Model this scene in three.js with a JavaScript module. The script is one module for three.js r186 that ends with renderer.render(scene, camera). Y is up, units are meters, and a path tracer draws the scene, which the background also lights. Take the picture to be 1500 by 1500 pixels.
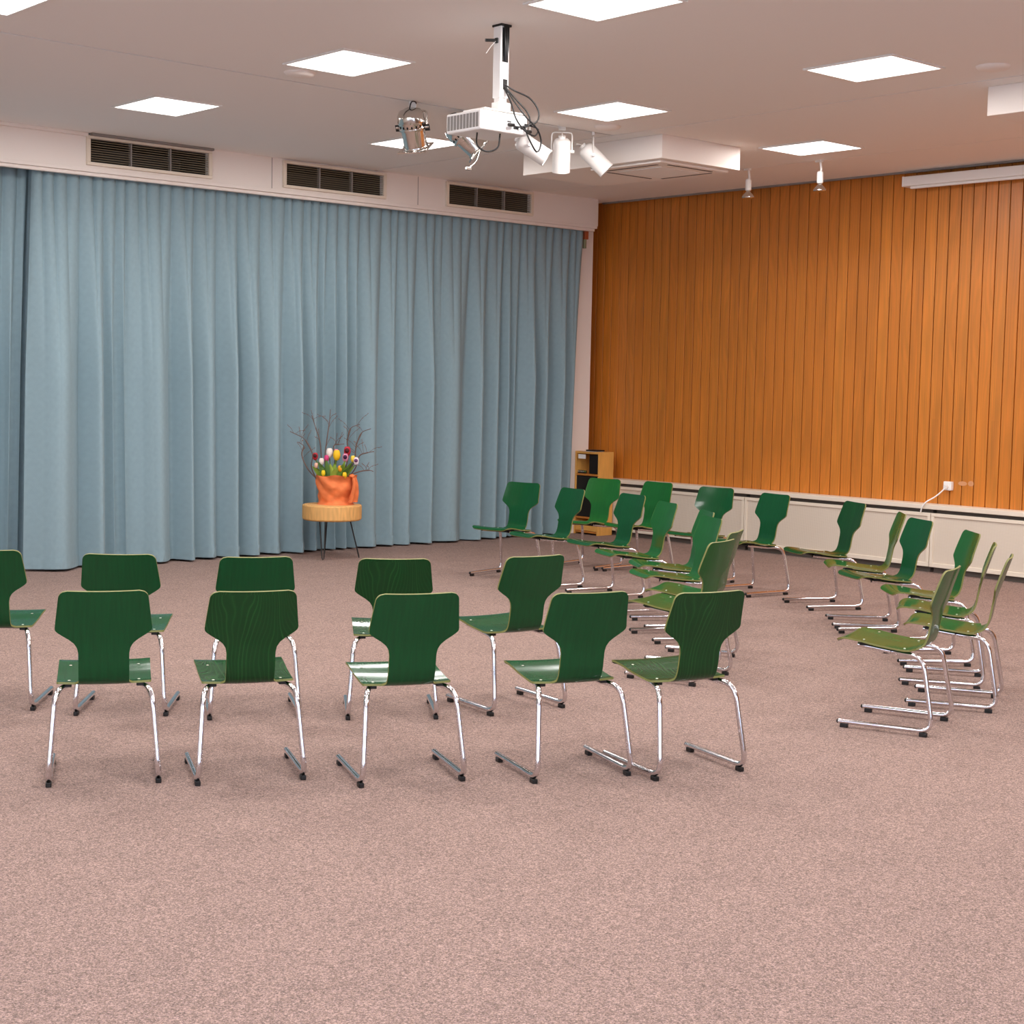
import * as THREE from 'three';
import { RectAreaLightUniformsLib } from 'three/addons/lights/RectAreaLightUniformsLib.js';
import { mergeGeometries } from 'three/addons/utils/BufferGeometryUtils.js';
import { RoundedBoxGeometry } from 'three/addons/geometries/RoundedBoxGeometry.js';
import { ImprovedNoise } from 'three/addons/math/ImprovedNoise.js';

// ---------------------------------------------------------------- camera, sky, lights, exposure
RectAreaLightUniformsLib.init();
const scene = new THREE.Scene();
const camera = new THREE.PerspectiveCamera(THREE.MathUtils.radToDeg(2 * Math.atan(750 / 2309.85)), 1, 0.1, 100);
camera.position.set(0, 1.72, 0);
camera.rotation.set(-0.0805967, -0.7262711, 0.0196988, 'YXZ');
camera.updateMatrixWorld();
const renderer = new THREE.WebGLRenderer({ antialias: true });
renderer.toneMapping = THREE.LinearToneMapping;
renderer.toneMappingExposure = 1.0;
renderer.shadowMap.enabled = true;
scene.background = new THREE.Color().setRGB(3.6, 4.2, 5.3);          // overcast daylight seen through the windows behind the photographer
const PANEL_LIGHT = 30, PANEL_COLOR = new THREE.Color().setRGB(1.0, 0.955, 0.93);
const CEIL = 3.85, PANEL_W = 0.55, PANEL_D = 0.67;
const PANEL_COLS = [1.29, 3.78, 6.29, 8.79, 11.27], PANEL_ROWS = [-11.26, -8.82, -6.39, -3.95, -1.51];

// ---------------------------------------------------------------- helpers
let seed = 12345;
const rnd = () => { seed = (seed * 1664525 + 1013904223) >>> 0; return seed / 4294967296; };
const rr = (a, b) => a + (b - a) * rnd();
const V = (x, y, z) => new THREE.Vector3(x, y, z);
const used = new Map();
function numbered(n) { const k = used.get(n) ?? 0; used.set(n, k + 1); return k ? n + '_' + String(k).padStart(3, '0') : n; }
function shade(o) { o.traverse((m) => { if (m.isMesh) { m.castShadow = true; m.receiveShadow = true; } }); return o; }
function mesh(name, geo, mat, parent) {
  const m = new THREE.Mesh(Array.isArray(geo) ? join(geo) : geo, mat);
  m.name = parent ? name : numbered(name); m.castShadow = m.receiveShadow = true; (parent ?? scene).add(m); return m;
}
function join(list) { return mergeGeometries(list.map((g) => { let q = g.index ? g.toNonIndexed() : g.clone(); for (const k of Object.keys(q.attributes)) if (!['position', 'normal', 'uv'].includes(k)) q.deleteAttribute(k); return q; })); }
function tag(o, label, category, group) { o.userData.label = label; o.userData.category = category; if (group) o.userData.group = group; return o; }
function struct(o) { o.userData.kind = 'structure'; return o; }
function thing(name, label, category, pos = [0, 0, 0], turn = 0, group) {
  const g = new THREE.Group(); g.name = numbered(name); g.position.set(...pos); g.rotation.y = turn; scene.add(g); return tag(g, label, category, group);
}
const box = (x0, x1, y0, y1, z0, z1) => new THREE.BoxGeometry(x1 - x0, y1 - y0, z1 - z0).translate((x0 + x1) / 2, (y0 + y1) / 2, (z0 + z1) / 2);
function rbox(x0, x1, y0, y1, z0, z1, r = 0.006) { return new RoundedBoxGeometry(x1 - x0, y1 - y0, z1 - z0, 2, r).translate((x0 + x1) / 2, (y0 + y1) / 2, (z0 + z1) / 2); }
function cyl(a, b, r0, r1 = r0, n = 14) {
  const d = b.clone().sub(a), g = new THREE.CylinderGeometry(r1, r0, d.length(), n);
  g.applyQuaternion(new THREE.Quaternion().setFromUnitVectors(V(0, 1, 0), d.clone().normalize())); const m = a.clone().add(b).multiplyScalar(0.5); return g.translate(m.x, m.y, m.z);
}
function rounded(pts, radii) {                                        // polyline with rounded corners
  const out = [pts[0].clone()];
  for (let i = 1; i < pts.length - 1; i++) {
    const p = pts[i], a = pts[i - 1].clone().sub(p), b = pts[i + 1].clone().sub(p), la = a.length(), lb = b.length(), r = Math.min(radii[i - 1], la * 0.49, lb * 0.49);
    const s = p.clone().addScaledVector(a.normalize(), r), e = p.clone().addScaledVector(b.normalize(), r);
    for (let k = 0; k <= 6; k++) { const t = k / 6; out.push(s.clone().multiplyScalar((1 - t) ** 2).addScaledVector(p, 2 * t * (1 - t)).addScaledVector(e, t * t)); }
  }
  out.push(pts[pts.length - 1].clone()); return out;
}
class Poly extends THREE.Curve {
  constructor(p) { super(); this.p = p; this.l = [0]; for (let i = 1; i < p.length; i++) this.l.push(this.l[i - 1] + p[i].distanceTo(p[i - 1])); }
  getPoint(t, o = new THREE.Vector3()) { const L = t * this.l[this.l.length - 1]; let i = 1; while (i < this.l.length - 1 && this.l[i] < L) i++; const k = (L - this.l[i - 1]) / Math.max(1e-9, this.l[i] - this.l[i - 1]); return o.copy(this.p[i - 1]).lerp(this.p[i], k); }
}
function tube(pts, r, seg = 40, n = 10) { return new THREE.TubeGeometry(new Poly(pts), seg, r, n, false); }
const curve = (pts, r, seg = 30, n = 8) => new THREE.TubeGeometry(new THREE.CatmullRomCurve3(pts), seg, r, n, false);
const noise = new ImprovedNoise();
const nz = (x, y, z = 0) => noise.noise(x, y, z);
function tex(w, h, f, srgb = true) {
  const d = new Uint8Array(w * h * 4);
  for (let j = 0; j < h; j++) for (let i = 0; i < w; i++) { const c = f(i / w, j / h, i, j), k = (j * w + i) * 4; for (let q = 0; q < 3; q++) d[k + q] = Math.max(0, Math.min(255, c[q])); d[k + 3] = 255; }
  const t = new THREE.DataTexture(d, w, h); t.wrapS = t.wrapT = THREE.RepeatWrapping; t.magFilter = THREE.LinearFilter; t.minFilter = THREE.LinearMipmapLinearFilter; t.generateMipmaps = true;
  if (srgb) t.colorSpace = THREE.SRGBColorSpace; t.needsUpdate = true; return t;
}
const std = (o) => new THREE.MeshStandardMaterial(o);
const phy = (o) => new THREE.MeshPhysicalMaterial(o);
const hash = (i, j) => { let h = (i * 374761393 + j * 668265263) | 0; h = Math.imul(h ^ (h >>> 13), 1274126177); return ((h ^ (h >>> 16)) >>> 0) / 4294967296; };
// tileable noise on [0,1)
const tn = (u, v, f, s = 0) => { const a = nz(u * f, v * f, s), b = nz((u - 1) * f, v * f, s), c = nz(u * f, (v - 1) * f, s), d = nz((u - 1) * f, (v - 1) * f, s); return (a * (1 - u) + b * u) * (1 - v) + (c * (1 - u) + d * u) * v; };

// ---------------------------------------------------------------- materials
const carpetMap = tex(1024, 1024, (u, v, i, j) => {
  const sp = hash(i >> 1, j >> 1) - 0.5, sp2 = hash(i, j + 999) - 0.5, m = hash(i >> 2, (j >> 2) + 77) - 0.5, b = tn(u, v, 7, 5), c = tn(u, v, 60, 8);
  const k = 1 + sp * 0.4 + sp2 * 0.22 + m * 0.3 + b * 0.05 + c * 0.12;
  return [143 * k, 120 * k, 111 * k + sp2 * 14];
});
const carpetBump = tex(512, 512, (u, v, i, j) => { const k = 128 + (hash(i, j) - 0.5) * 150 + tn(u, v, 60, 2) * 70; return [k, k, k]; }, false);
carpetMap.repeat.set(0.62, 0.62); carpetBump.repeat.set(1.1, 1.1);
const M = {};
M.carpet = std({ map: carpetMap, bumpMap: carpetBump, bumpScale: 0.004, roughness: 1 });
M.ceiling = std({ color: 0xf4f0ec, roughness: 0.95 });
M.paint = std({ color: 0xf3ebe4, roughness: 0.75 });
M.wall = std({ color: 0xe6ded4, roughness: 0.9 });
M.wallBrown = std({ color: 0x8b6f58, roughness: 0.9 });
M.backing = std({ color: 0x5a3619, roughness: 0.8 });
M.radiator = std({ color: 0x6b625a, roughness: 0.6 });
M.dark = std({ color: 0x0b0a0a, roughness: 0.9 });
M.black = std({ color: 0x141313, roughness: 0.5 });
M.blackGloss = std({ color: 0x101012, roughness: 0.3 });
M.grey = std({ color: 0x8d8884, roughness: 0.6 });
M.duct = std({ color: 0x57524c, roughness: 0.7 });
M.slat = std({ color: 0x8d8068, roughness: 0.6 });
M.rail = std({ color: 0x5a534f, roughness: 0.6 });
M.white = std({ color: 0xf1eeea, roughness: 0.45 });
M.whitePlastic = std({ color: 0xf3f1ee, roughness: 0.35 });
M.chrome = std({ color: 0xe4e2e6, roughness: 0.14, metalness: 1 });
M.alu = std({ color: 0xd8d6d2, roughness: 0.16, metalness: 1 });
M.beige = std({ color: 0xeadfce, roughness: 0.55 });
const perf = tex(256, 256, (u, v) => { const q = 32, a = (u * q) % 1 - 0.5, b = (v * q) % 1 - 0.5, h = Math.hypot(a, b) < 0.25; return h ? [186, 172, 155] : [224, 212, 196]; });
perf.repeat.set(2.5, 2.5);
M.mesh = std({ map: perf, roughness: 0.6 });
M.glow = std({ color: 0xffffff, emissive: new THREE.Color(1, 0.97, 0.95), emissiveIntensity: 4, roughness: 0.8 });
M.glass = phy({ color: 0xffffff, transmission: 1, thickness: 0, roughness: 0.02, ior: 1.45 });
// wood boards
const woodMaps = [0, 1, 2].map((k) => tex(256, 1024, (u, v, i, j) => {
  const w = tn(u, v, 3, 11 + k) * 0.25, g = Math.sin((u * 9 + w * 9 + tn(u, v, 2, 31 + k) * 3) * 6.283) * 0.5, f = (hash(i, (j / 90) | 0) - 0.5) * 0.5 + tn(u * 1, v * 0.06, 60, 5 + k) * 0.9, st = tn(u, v, 5, 77 + k);
  const q = 1 + g * 0.05 + f * 0.10 + st * 0.10;
  return [206 * q, 127 * q * (1 - 0.02 * g), 48 * q * (1 - 0.05 * f)];
}));
woodMaps.forEach((t) => t.repeat.set(2.6, 0.32));
const tints = [[1, 1, 1], [1.08, 1.06, 1.02], [0.93, 0.9, 0.86], [1.02, 0.97, 0.92], [0.97, 1.0, 1.05], [1.1, 1.12, 1.12], [0.9, 0.86, 0.82]];
M.boards = []; for (let k = 0; k < 12; k++) { const t = woodMaps[k % 3].clone(); t.repeat.set(2.6, 0.32); t.offset.set(k * 0.37, k * 0.23); t.needsUpdate = true; const c = tints[k % 7].map((q) => 1 + (q - 1) * 0.55); M.boards.push(phy({ map: t, color: new THREE.Color().setRGB(c[0] * 0.96, c[1] * 0.93, c[2] * 0.8), roughness: 0.42, clearcoat: 0.25, clearcoatRoughness: 0.35 })); }
// light wood (cabinet, stool)
const oakMap = tex(256, 512, (u, v, i, j) => { const g = tn(u, v * 0.2, 26, 4) * 0.5 + (hash(i, (j / 40) | 0) - 0.5) * 0.22 + tn(u, v, 4, 9) * 0.3; const q = 1 + g * 0.16; return [226 * q, 168 * q, 86 * q]; });
M.oak = std({ map: oakMap, roughness: 0.5 });
M.oakEdge = std({ color: 0xc07a34, roughness: 0.5 });
const sliceMap = tex(256, 256, (u, v, i, j) => { const g = tn(u * 1, v * 0.25, 24, 14) + (hash(i, (j / 60) | 0) - 0.5) * 0.4; const q = 1 + g * 0.14; return [224 * q, 172 * q, 104 * q]; });
sliceMap.repeat.set(3, 1);
M.slice = std({ map: sliceMap, roughness: 0.7 });
const ringMap = tex(256, 256, (u, v) => { const r = Math.hypot(u - 0.5, v - 0.5) + tn(u, v, 3, 2) * 0.02, k = 1 + Math.sin(r * 190) * 0.07; return [228 * k, 178 * k, 112 * k]; });
M.sliceTop = std({ map: ringMap, roughness: 0.65 });
// green stained plywood
const plain = tex(256, 512, (u, v, i, j) => { const g = tn(u, v * 0.12, 40, 3) * 0.8 + (hash(i, (j / 50) | 0) - 0.5) * 0.35 + tn(u, v, 5, 6) * 0.35, q = 1 + g * 0.13; return [9 * q + 2 * g, 71 * q, 36 * q]; });
const grainy = tex(512, 1024, (u, v, i, j) => {
  const d = u * 24 + tn(u, v * 0.6, 3, 21) * 12 + tn(u, v, 7, 22) * 0.9, fr = ((d % 1) + 1) % 1, line = Math.pow(Math.max(0, 1 - Math.abs(fr - 0.5) * 3.2), 2) * (0.35 + 0.9 * hash(Math.floor(d), 5)), g = (hash(i, (j / 60) | 0) - 0.5) * 0.5 + tn(u, v, 6, 5) * 0.4, q = 1 + g * 0.16;
  return [11 * q + line * 18, 60 * q + line * 22, 26 * q + line * 11];
});
const oliveSheen = tex(256, 512, (u, v, i, j) => { const g = tn(u, v * 0.12, 40, 53) * 0.8 + (hash(i, (j / 50) | 0) - 0.5) * 0.35, sc = Math.max(0, tn(u, v * 0.4, 12, 60) * 2.2 - 0.75), q = 1 + g * 0.14; return [21 * q + sc * 55, 86 * q + sc * 32, 36 * q + sc * 20]; });  // painted-in reflection of the wood wall, as brownish patches on the green
const green = (map, tint = [1, 1, 1]) => phy({ map, color: new THREE.Color().setRGB(...tint), roughness: 0.5, specularIntensity: 0.06, clearcoat: 0.65, clearcoatRoughness: 0.13 });
M.green = { plain: green(plain), grainy: green(grainy), oliveSheen: green(oliveSheen), pale: green(oliveSheen, [1.25, 1.12, 1.05]) };
M.plyEdge = std({ color: 0x7c7c44, roughness: 0.5 });
M.screw = std({ color: 0xcfd0c0, roughness: 0.35, metalness: 0.7 });
// curtain cloth
const weave = tex(256, 256, (u, v, i, j) => { const q = 1 + (hash(i, j) - 0.5) * 0.06 + ((i + j) % 2 ? 0.012 : -0.012) + tn(u, v, 6, 3) * 0.03; return [138 * q, 163 * q, 172 * q]; });
weave.repeat.set(4, 4);
M.curtain = phy({ map: weave, roughness: 0.95, sheen: 0.25, sheenRoughness: 0.6, sheenColor: new THREE.Color(0.8, 0.85, 0.9), side: THREE.DoubleSide });
M.cloth = std({ map: tex(128, 128, (u, v, i, j) => { const q = 1 + tn(u, v, 5, 2) * 0.16 + (hash(i, j) - 0.5) * 0.05; return [230 * q, 124 * q, 68 * q]; }), roughness: 0.75, side: THREE.DoubleSide });

// ---------------------------------------------------------------- the room
const X0 = -2.5, X1 = 13.2, Z0 = -14.0, Z1 = 2.6;
{ // floor with uv in metres
  const g = box(X0 - 0.2, X1 + 0.2, -0.15, 0, Z0 - 0.2, Z1 + 0.2), p = g.attributes.position, uv = g.attributes.uv;
  for (let i = 0; i < p.count; i++) uv.setXY(i, p.getX(i), p.getZ(i));
  struct(mesh('floor', g, M.carpet));
}
const ceiling = struct(mesh('ceiling', box(X0 - 0.2, X1 + 0.2, CEIL + 0.05, CEIL + 0.2, Z0 - 0.2, Z1 + 0.2), M.ceiling));
for (const [a, b, c, d] of [[X0, 9.64, Z0, -9.685], [X0, 9.64, -9.655, Z1], [9.66, 11.943, Z0, Z1], [11.957, 13.1, Z0, Z1]])
  mesh('panel', box(a, b, CEIL, CEIL + 0.05, c, d), M.ceiling, ceiling);
struct(mesh('trim_1', box(X0, 9.64, CEIL + 0.012, CEIL + 0.049, -9.684, -9.656), M.rail));       // light track sunk in the ceiling slot
struct(mesh('trim_2', box(11.9435, 11.9565, CEIL + 0.012, CEIL + 0.049, Z0 + 0.1, Z1), M.rail));
struct(mesh('trim_3', box(9.6405, 9.6595, CEIL + 0.02, CEIL + 0.049, Z0 + 0.1, Z1), M.rail));
struct(mesh('trim_4', rbox(13.075, 13.108, CEIL - 0.018, CEIL + 0.004, -13.25, Z1, 0.004), M.grey));
// wall behind the curtain, wall behind the photographer
struct(mesh('wall_back', box(X0 - 0.2, X1 + 0.2, 0, CEIL + 0.05, Z0 - 0.2, Z0), M.wall));
// the window walls: the left wall and the wall behind the photographer, each built along a local z axis
let windowCount = 0;
function windowWall(name, mat, a0, a1, spans, place) {
  const y0 = 0.85, y1 = 3.1, gs = [box(-0.2, 0, 0, y0, a0, a1), box(-0.2, 0, y1, CEIL + 0.05, a0, a1)];
  let z = a0; for (const [a, b] of spans) { gs.push(box(-0.2, 0, y0, y1, z, a)); z = b; } gs.push(box(-0.2, 0, y0, y1, z, a1));
  place(struct(mesh(name, gs, mat)));
  for (const [a, b] of spans) {
    const w = new THREE.Group(); w.name = 'window_' + (++windowCount); scene.add(w); struct(w); place(w);
    const t = 0.06, f = [box(-0.14, -0.06, y0, y0 + t, a, b), box(-0.14, -0.06, y1 - t, y1, a, b)];
    for (const q of [a, (a + b) / 2 - t / 2, b - t]) f.push(box(-0.14, -0.06, y0 + t, y1 - t, q, q + t));
    mesh('window_frame', f, M.white, w);
    for (const [c, d] of [[a + t, (a + b) / 2 - t / 2], [(a + b) / 2 + t / 2, b - t]]) mesh('pane', new THREE.PlaneGeometry(d - c, y1 - y0 - 2 * t).rotateY(Math.PI / 2).translate(-0.1, (y0 + y1) / 2, (c + d) / 2), M.glass, w);
    mesh('window_sill', rbox(-0.05, 0.12, y0 - 0.035, y0, a - 0.04, b + 0.04), M.white, w);
  }
}
windowWall('wall_left', M.wall, Z0, Z1, [[-5.6, -2.6], [-1.8, 1.2]], (o) => o.position.set(X0, 0, 0));
windowWall('wall_front', M.wallBrown, X0 - 0.2, X1 + 0.2, [[-1.8, 1.2], [2.2, 5.2]], (o) => { o.position.set(0, 0, Z1); o.rotation.y = Math.PI / 2; });
// wood wall on the right: dark backing and one board after another
const wallRight = struct(mesh('wall_right', box(X1 + 0.02, X1 + 0.22, 0, CEIL + 0.05, Z0, Z1), M.backing));
{
  const pitch = 0.129, w = 0.119, geos = [];
  for (let k = 0; k < 3; k++) {
    const s = new THREE.Shape(), c = 0.0015, d = 0.02;
    s.moveTo(-w / 2, 0); s.lineTo(w / 2, 0); s.lineTo(w / 2, d - c); s.lineTo(w / 2 - c, d); s.lineTo(-w / 2 + c, d); s.lineTo(-w / 2, d - c);
    const g = new THREE.ExtrudeGeometry(s, { depth: 3.36, bevelEnabled: false });
    g.rotateX(-Math.PI / 2);                                              // extrusion up; shape y -> -z
    g.rotateY(Math.PI / 2);                                               // shape -> faces -x
    g.translate(0.02, 0.53, 0);
    const p = g.attributes.position, uv = g.attributes.uv; for (let i = 0; i < p.count; i++) uv.setXY(i, p.getZ(i) + p.getX(i), p.getY(i));
    g.computeVertexNormals(); geos.push(g);
  }
  const n = Math.floor((Z1 - Z0) / pitch);
  for (let i = 0; i < n; i++) {
    const z = -13.303 - 0.129 * 4.5 + i * pitch; if (z + w / 2 > Z1 || z - w / 2 < Z0) continue;
    const b = mesh('board', geos[i % 3], M.boards[(Math.floor(hash(i, 7) * 97)) % 12], wallRight);
    b.position.set(X1 - 0.0 + (hash(i, 3) - 0.5) * 0.002, 0, z);
  }
}
for (const [y, z, a, b] of [[0.862, -8.39, 0.022, 0.05], [0.866, -8.30, 0.026, 0.032]]) mesh('pale_mark', new THREE.SphereGeometry(1, 14, 8).scale(0.0015, a, b).translate(X1 - 0.001, y, z), std({ color: 0xcf9468, roughness: 0.8 }), wallRight);  // two thin pale tan ovals on the boards
// fascia over the curtain, with its lower lip, and the white pier at the corner
const FZ = -13.05, FB = 3.515;
const VENTS = [[6.53, 7.718], [8.575, 9.742], [10.6, 11.763]], VY0 = 3.602, VY1 = 3.806;
struct(mesh('trim_5', [box(X0, 12.82, FB + 0.03, VY0, FZ - 0.04, FZ), box(X0, 12.82, VY1, CEIL, FZ - 0.04, FZ), ...[[X0, VENTS[0][0]], [VENTS[0][1], VENTS[1][0]], [VENTS[1][1], VENTS[2][0]], [VENTS[2][1], 12.82]].map(([a, b]) => box(a, b, VY0, VY1, FZ - 0.04, FZ)), box(12.78, 12.82, FB + 0.03, CEIL, Z0, FZ - 0.04)], M.paint));
struct(mesh('trim_6', [rbox(X0, 12.8, FB, FB + 0.032, FZ - 0.05, FZ + 0.012, 0.004), rbox(X0, 12.785, FB - 0.03, FB, FZ - 0.06, FZ - 0.012, 0.004)], M.paint));
struct(mesh('trim_7', rbox(X0, 6.5, CEIL - 0.03, CEIL, FZ + 0.0, FZ + 0.045, 0.004), M.paint));
struct(mesh('trim_8', rbox(6.52, 7.75, CEIL - 0.022, CEIL, FZ + 0.0, FZ + 0.07, 0.004), M.grey));
for (const x of [8.42, 10.2]) struct(mesh('trim_9', box(x, x + 0.006, FB + 0.04, CEIL - 0.005, FZ, FZ + 0.002), M.grey)).name = x < 9 ? 'trim_9' : 'trim_10';
struct(mesh('wall_pier', box(12.45, 12.972, 0, CEIL, Z0, -13.275), M.paint)).name = 'wall_corner';

// ---------------------------------------------------------------- air vents in the fascia
[[6.53, 7.718, 'dark air grille at the far end of the fascia from the panelled wall', 0], [8.575, 9.742, 'middle dark slatted air grille in the fascia above the blue curtain', 0], [10.6, 11.763, 'dark slatted air grille in the fascia nearest the panelled wall', 0]].forEach(([a, b, label]) => {
  const y0 = 3.602, y1 = 3.806, t = thing('air_grille', label, 'vent', [(a + b) / 2, y0, FZ], 0, 'air grilles above the curtain'), w = (b - a) / 2, h = y1 - y0;
  mesh('duct', [box(-w, w, -0.006, 0, -0.5, -0.041), box(-w, w, h, h + 0.006, -0.5, -0.041), box(-w - 0.006, -w, 0, h, -0.5, -0.041), box(w, w + 0.006, 0, h, -0.5, -0.041), box(-w, w, 0, h, -0.506, -0.5)], M.duct, t);
  mesh('frame', [rbox(-w - 0.035, w + 0.035, h, h + 0.028, 0, 0.03, 0.004), rbox(-w - 0.035, w + 0.035, -0.028, 0, 0, 0.03, 0.004), rbox(-w - 0.035, -w, 0, h, 0, 0.03, 0.004), rbox(w, w + 0.035, 0, h, 0, 0.03, 0.004)], M.beige, t);
  for (let k = 1; k < 10; k++) { const s = mesh('slat', new THREE.BoxGeometry(2 * w, 0.004, 0.018), M.slat, t); s.position.set(0, (k / 10) * h, 0.002); s.rotation.x = 0.25; }
  for (const q of [-1, 1]) mesh('mullion', box(q * w / 3 - 0.006, q * w / 3 + 0.006, 0, h, -0.02, 0.022), M.grey, t);
});

// ---------------------------------------------------------------- ceiling light panels (each with its own light)
{
  const gFrame = join([rbox(-PANEL_W / 2 - 0.02, PANEL_W / 2 + 0.02, -0.012, 0, PANEL_D / 2, PANEL_D / 2 + 0.02, 0.003), rbox(-PANEL_W / 2 - 0.02, PANEL_W / 2 + 0.02, -0.012, 0, -PANEL_D / 2 - 0.02, -PANEL_D / 2, 0.003), rbox(-PANEL_W / 2 - 0.02, -PANEL_W / 2, -0.012, 0, -PANEL_D / 2, PANEL_D / 2, 0.003), rbox(PANEL_W / 2, PANEL_W / 2 + 0.02, -0.012, 0, -PANEL_D / 2, PANEL_D / 2, 0.003)]);
  const gDiff = box(-PANEL_W / 2, PANEL_W / 2, -0.008, 0, -PANEL_D / 2, PANEL_D / 2);
  const lab = { '6.29,-11.26': 'lit square ceiling panel in front of the first air grille', '8.79,-11.26': 'lit square ceiling panel behind the chrome stage lamps', '6.29,-8.82': 'lit square ceiling panel with a round ceiling disc beside its corner, near the stage lamps', '8.79,-8.82': 'lit square ceiling panel over the white spotlights', '8.79,-6.39': 'lit square ceiling panel between the ceiling slot and the second white bulkhead', '11.27,-8.82': 'lit square ceiling panel above the small halogen spots', '6.29,-6.39': 'lit square ceiling panel beside the projector pole', '3.78,-8.82': 'lit square ceiling panel at the far end of the track slot' };
  for (const x of PANEL_COLS) for (const z of PANEL_ROWS) {
    if (x > 11 && z < -11) continue;
    const t = thing('ceiling_light', lab[x + ',' + z] ?? 'lit square ceiling panel over the open carpet', 'ceiling light', [x, CEIL, z], 0, 'square ceiling light panels');
    mesh('frame', gFrame, M.white, t); mesh('diffuser', gDiff, M.glow, t);
    const l = new THREE.RectAreaLight(PANEL_COLOR, PANEL_LIGHT, PANEL_W, PANEL_D); l.position.set(x, CEIL - 0.0125, z); l.rotation.x = -Math.PI / 2; l.name = 'panel_lamp'; scene.add(l);
  }
}

// ---------------------------------------------------------------- curtains
function makeCurtain(name, label, xa, xb, zTop, zBot, seedv, lean = [0, 0]) {
  seed = seedv;
  const cuts = [0]; while (cuts[cuts.length - 1] < 1) cuts.push(cuts[cuts.length - 1] + rr(0.085, 0.155) / (xb - xa)); const n = cuts.length - 1, sc = cuts[n]; for (let i = 0; i <= n; i++) cuts[i] /= sc;
  // lower folds: some pleats run together into wider folds further down
  const keep = cuts.map((c, i) => (i === 0 || i === n ? 1 : (i % 2 === 0 ? rnd() < 0.95 : rnd() < 0.22) ? 1 : 0)), amp = cuts.map(() => rr(0.65, 1.15)), ph = cuts.map(() => rr(-0.4, 0.4)), sway = cuts.map(() => rr(-0.03, 0.03));
  const per = 14, cols = n * per, rows = 44, yT = FB + 0.005, yB = 0.018;
  const pos = [], uv = [], idx = [];
  const depth = (t, y, out) => {
    let i = 0; while (i < n - 1 && cuts[i + 1] < t) i++;
    const f = (t - cuts[i]) / (cuts[i + 1] - cuts[i]), k = (yT - y) / (yT - yB);
    const pin = Math.min(1, k / 0.14), top = 0.012 + 0.010 * (1 - pin);
    const tight = Math.pow(Math.abs(Math.sin(Math.PI * f)), 0.55);                                   // broad front, narrow valley
    let a = i, b = i + 1; while (a > 0 && !keep[a]) a--; while (b < n && !keep[b]) b++;
    const F = (t - cuts[a]) / (cuts[b] - cuts[a]), skew = Math.pow(F, 1.25 + 0.7 * ph[a]), wide = Math.pow(0.5 - 0.5 * Math.cos(2 * Math.PI * skew), 0.55), narrow = Math.min(1, (cuts[b] - cuts[a]) * (xb - xa) / 0.22);
    const low = Math.min(1, Math.max(0, (k - 0.05) / 0.45));
    out.z = (1 - low) * tight * (0.03 + top) + low * (wide * 0.195 * amp[a] * narrow - 0.045 + 0.004 * tight) + 0.02 * nz(t * 9, k * 1.3, seedv % 17) * k ;
    out.x = sway[a] * low * (F - 0.2) + 0.012 * low * Math.sin(2 * Math.PI * F);
    if (k > 0.94) out.z += 0.008 * nz(t * 330, k * 20, 5) * (k - 0.94) / 0.06;
  };
  const o = {};
  for (let r = 0; r <= rows; r++) {
    const q = r / rows, y0 = yT + (yB - yT) * (q < 0.3 ? q * 0.6 : q < 0.9 ? 0.18 + (q - 0.3) / 0.6 * 0.74 : 0.92 + (q - 0.9) * 0.8), k = (yT - y0) / (yT - yB);
    for (let c = 0; c <= cols; c++) {
      const t = c / cols; depth(t, y0, o);
      const edge = lean[0] * k * Math.max(0, 1 - t * 9) + lean[1] * k * Math.max(0, 1 - (1 - t) * 9);
      const x = xa + (xb - xa) * t + o.x + edge, zb = zBot[0] + (zBot[1] - zBot[0]) * t, z = zTop + (zb - zTop) * k + o.z;
      pos.push(x, y0 + (k > 0.99 ? 0.012 * nz(t * 22, 3, 9) : 0), z); uv.push((xb - xa) * t * 1.6, y0);
    }
  }
  for (let r = 0; r < rows; r++) for (let c = 0; c < cols; c++) { const a = r * (cols + 1) + c, b = a + cols + 1; idx.push(a, b, a + 1, a + 1, b, b + 1); }
  const g = new THREE.BufferGeometry(); g.setAttribute('position', new THREE.Float32BufferAttribute(pos, 3)); g.setAttribute('uv', new THREE.Float32BufferAttribute(uv, 2)); g.setIndex(idx); g.computeVertexNormals();
  const t = thing(name, label, 'curtain', [0, 0, 0], 0, 'blue curtains');
  mesh('cloth', g, M.curtain, t);
  // hem: doubled cloth, a little proud of the rest
  const hp = [], hu = [], hi = [], hr = 4;
  for (let r = 0; r <= hr; r++) for (let c = 0; c <= cols; c++) {
    const tt = c / cols, y0 = yB + 0.004 + (1 - r / hr) * 0.105, k = (yT - y0) / (yT - yB); depth(tt, y0, o);
    const edge = lean[0] * k * Math.max(0, 1 - tt * 9) + lean[1] * k * Math.max(0, 1 - (1 - tt) * 9), zb = zBot[0] + (zBot[1] - zBot[0]) * tt;
    hp.push(xa + (xb - xa) * tt + o.x + edge, y0 + (r === hr ? 0.012 * nz(tt * 22, 3, 9) : 0), zTop + (zb - zTop) * k + o.z + 0.008 + 0.014 * Math.max(0, nz(tt * 200, r * 0.7, 21)) * (r === 0 ? 0.2 : 1)); hu.push((xb - xa) * tt * 1.6, y0);
  }
  for (let r = 0; r < hr; r++) for (let c = 0; c < cols; c++) { const a = r * (cols + 1) + c, b = a + cols + 1; hi.push(a, b, a + 1, a + 1, b, b + 1); }
  const hg = new THREE.BufferGeometry(); hg.setAttribute('position', new THREE.Float32BufferAttribute(hp, 3)); hg.setAttribute('uv', new THREE.Float32BufferAttribute(hu, 2)); hg.setIndex(hi); hg.computeVertexNormals();
  mesh('hem', hg, M.curtain, t);
}
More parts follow.
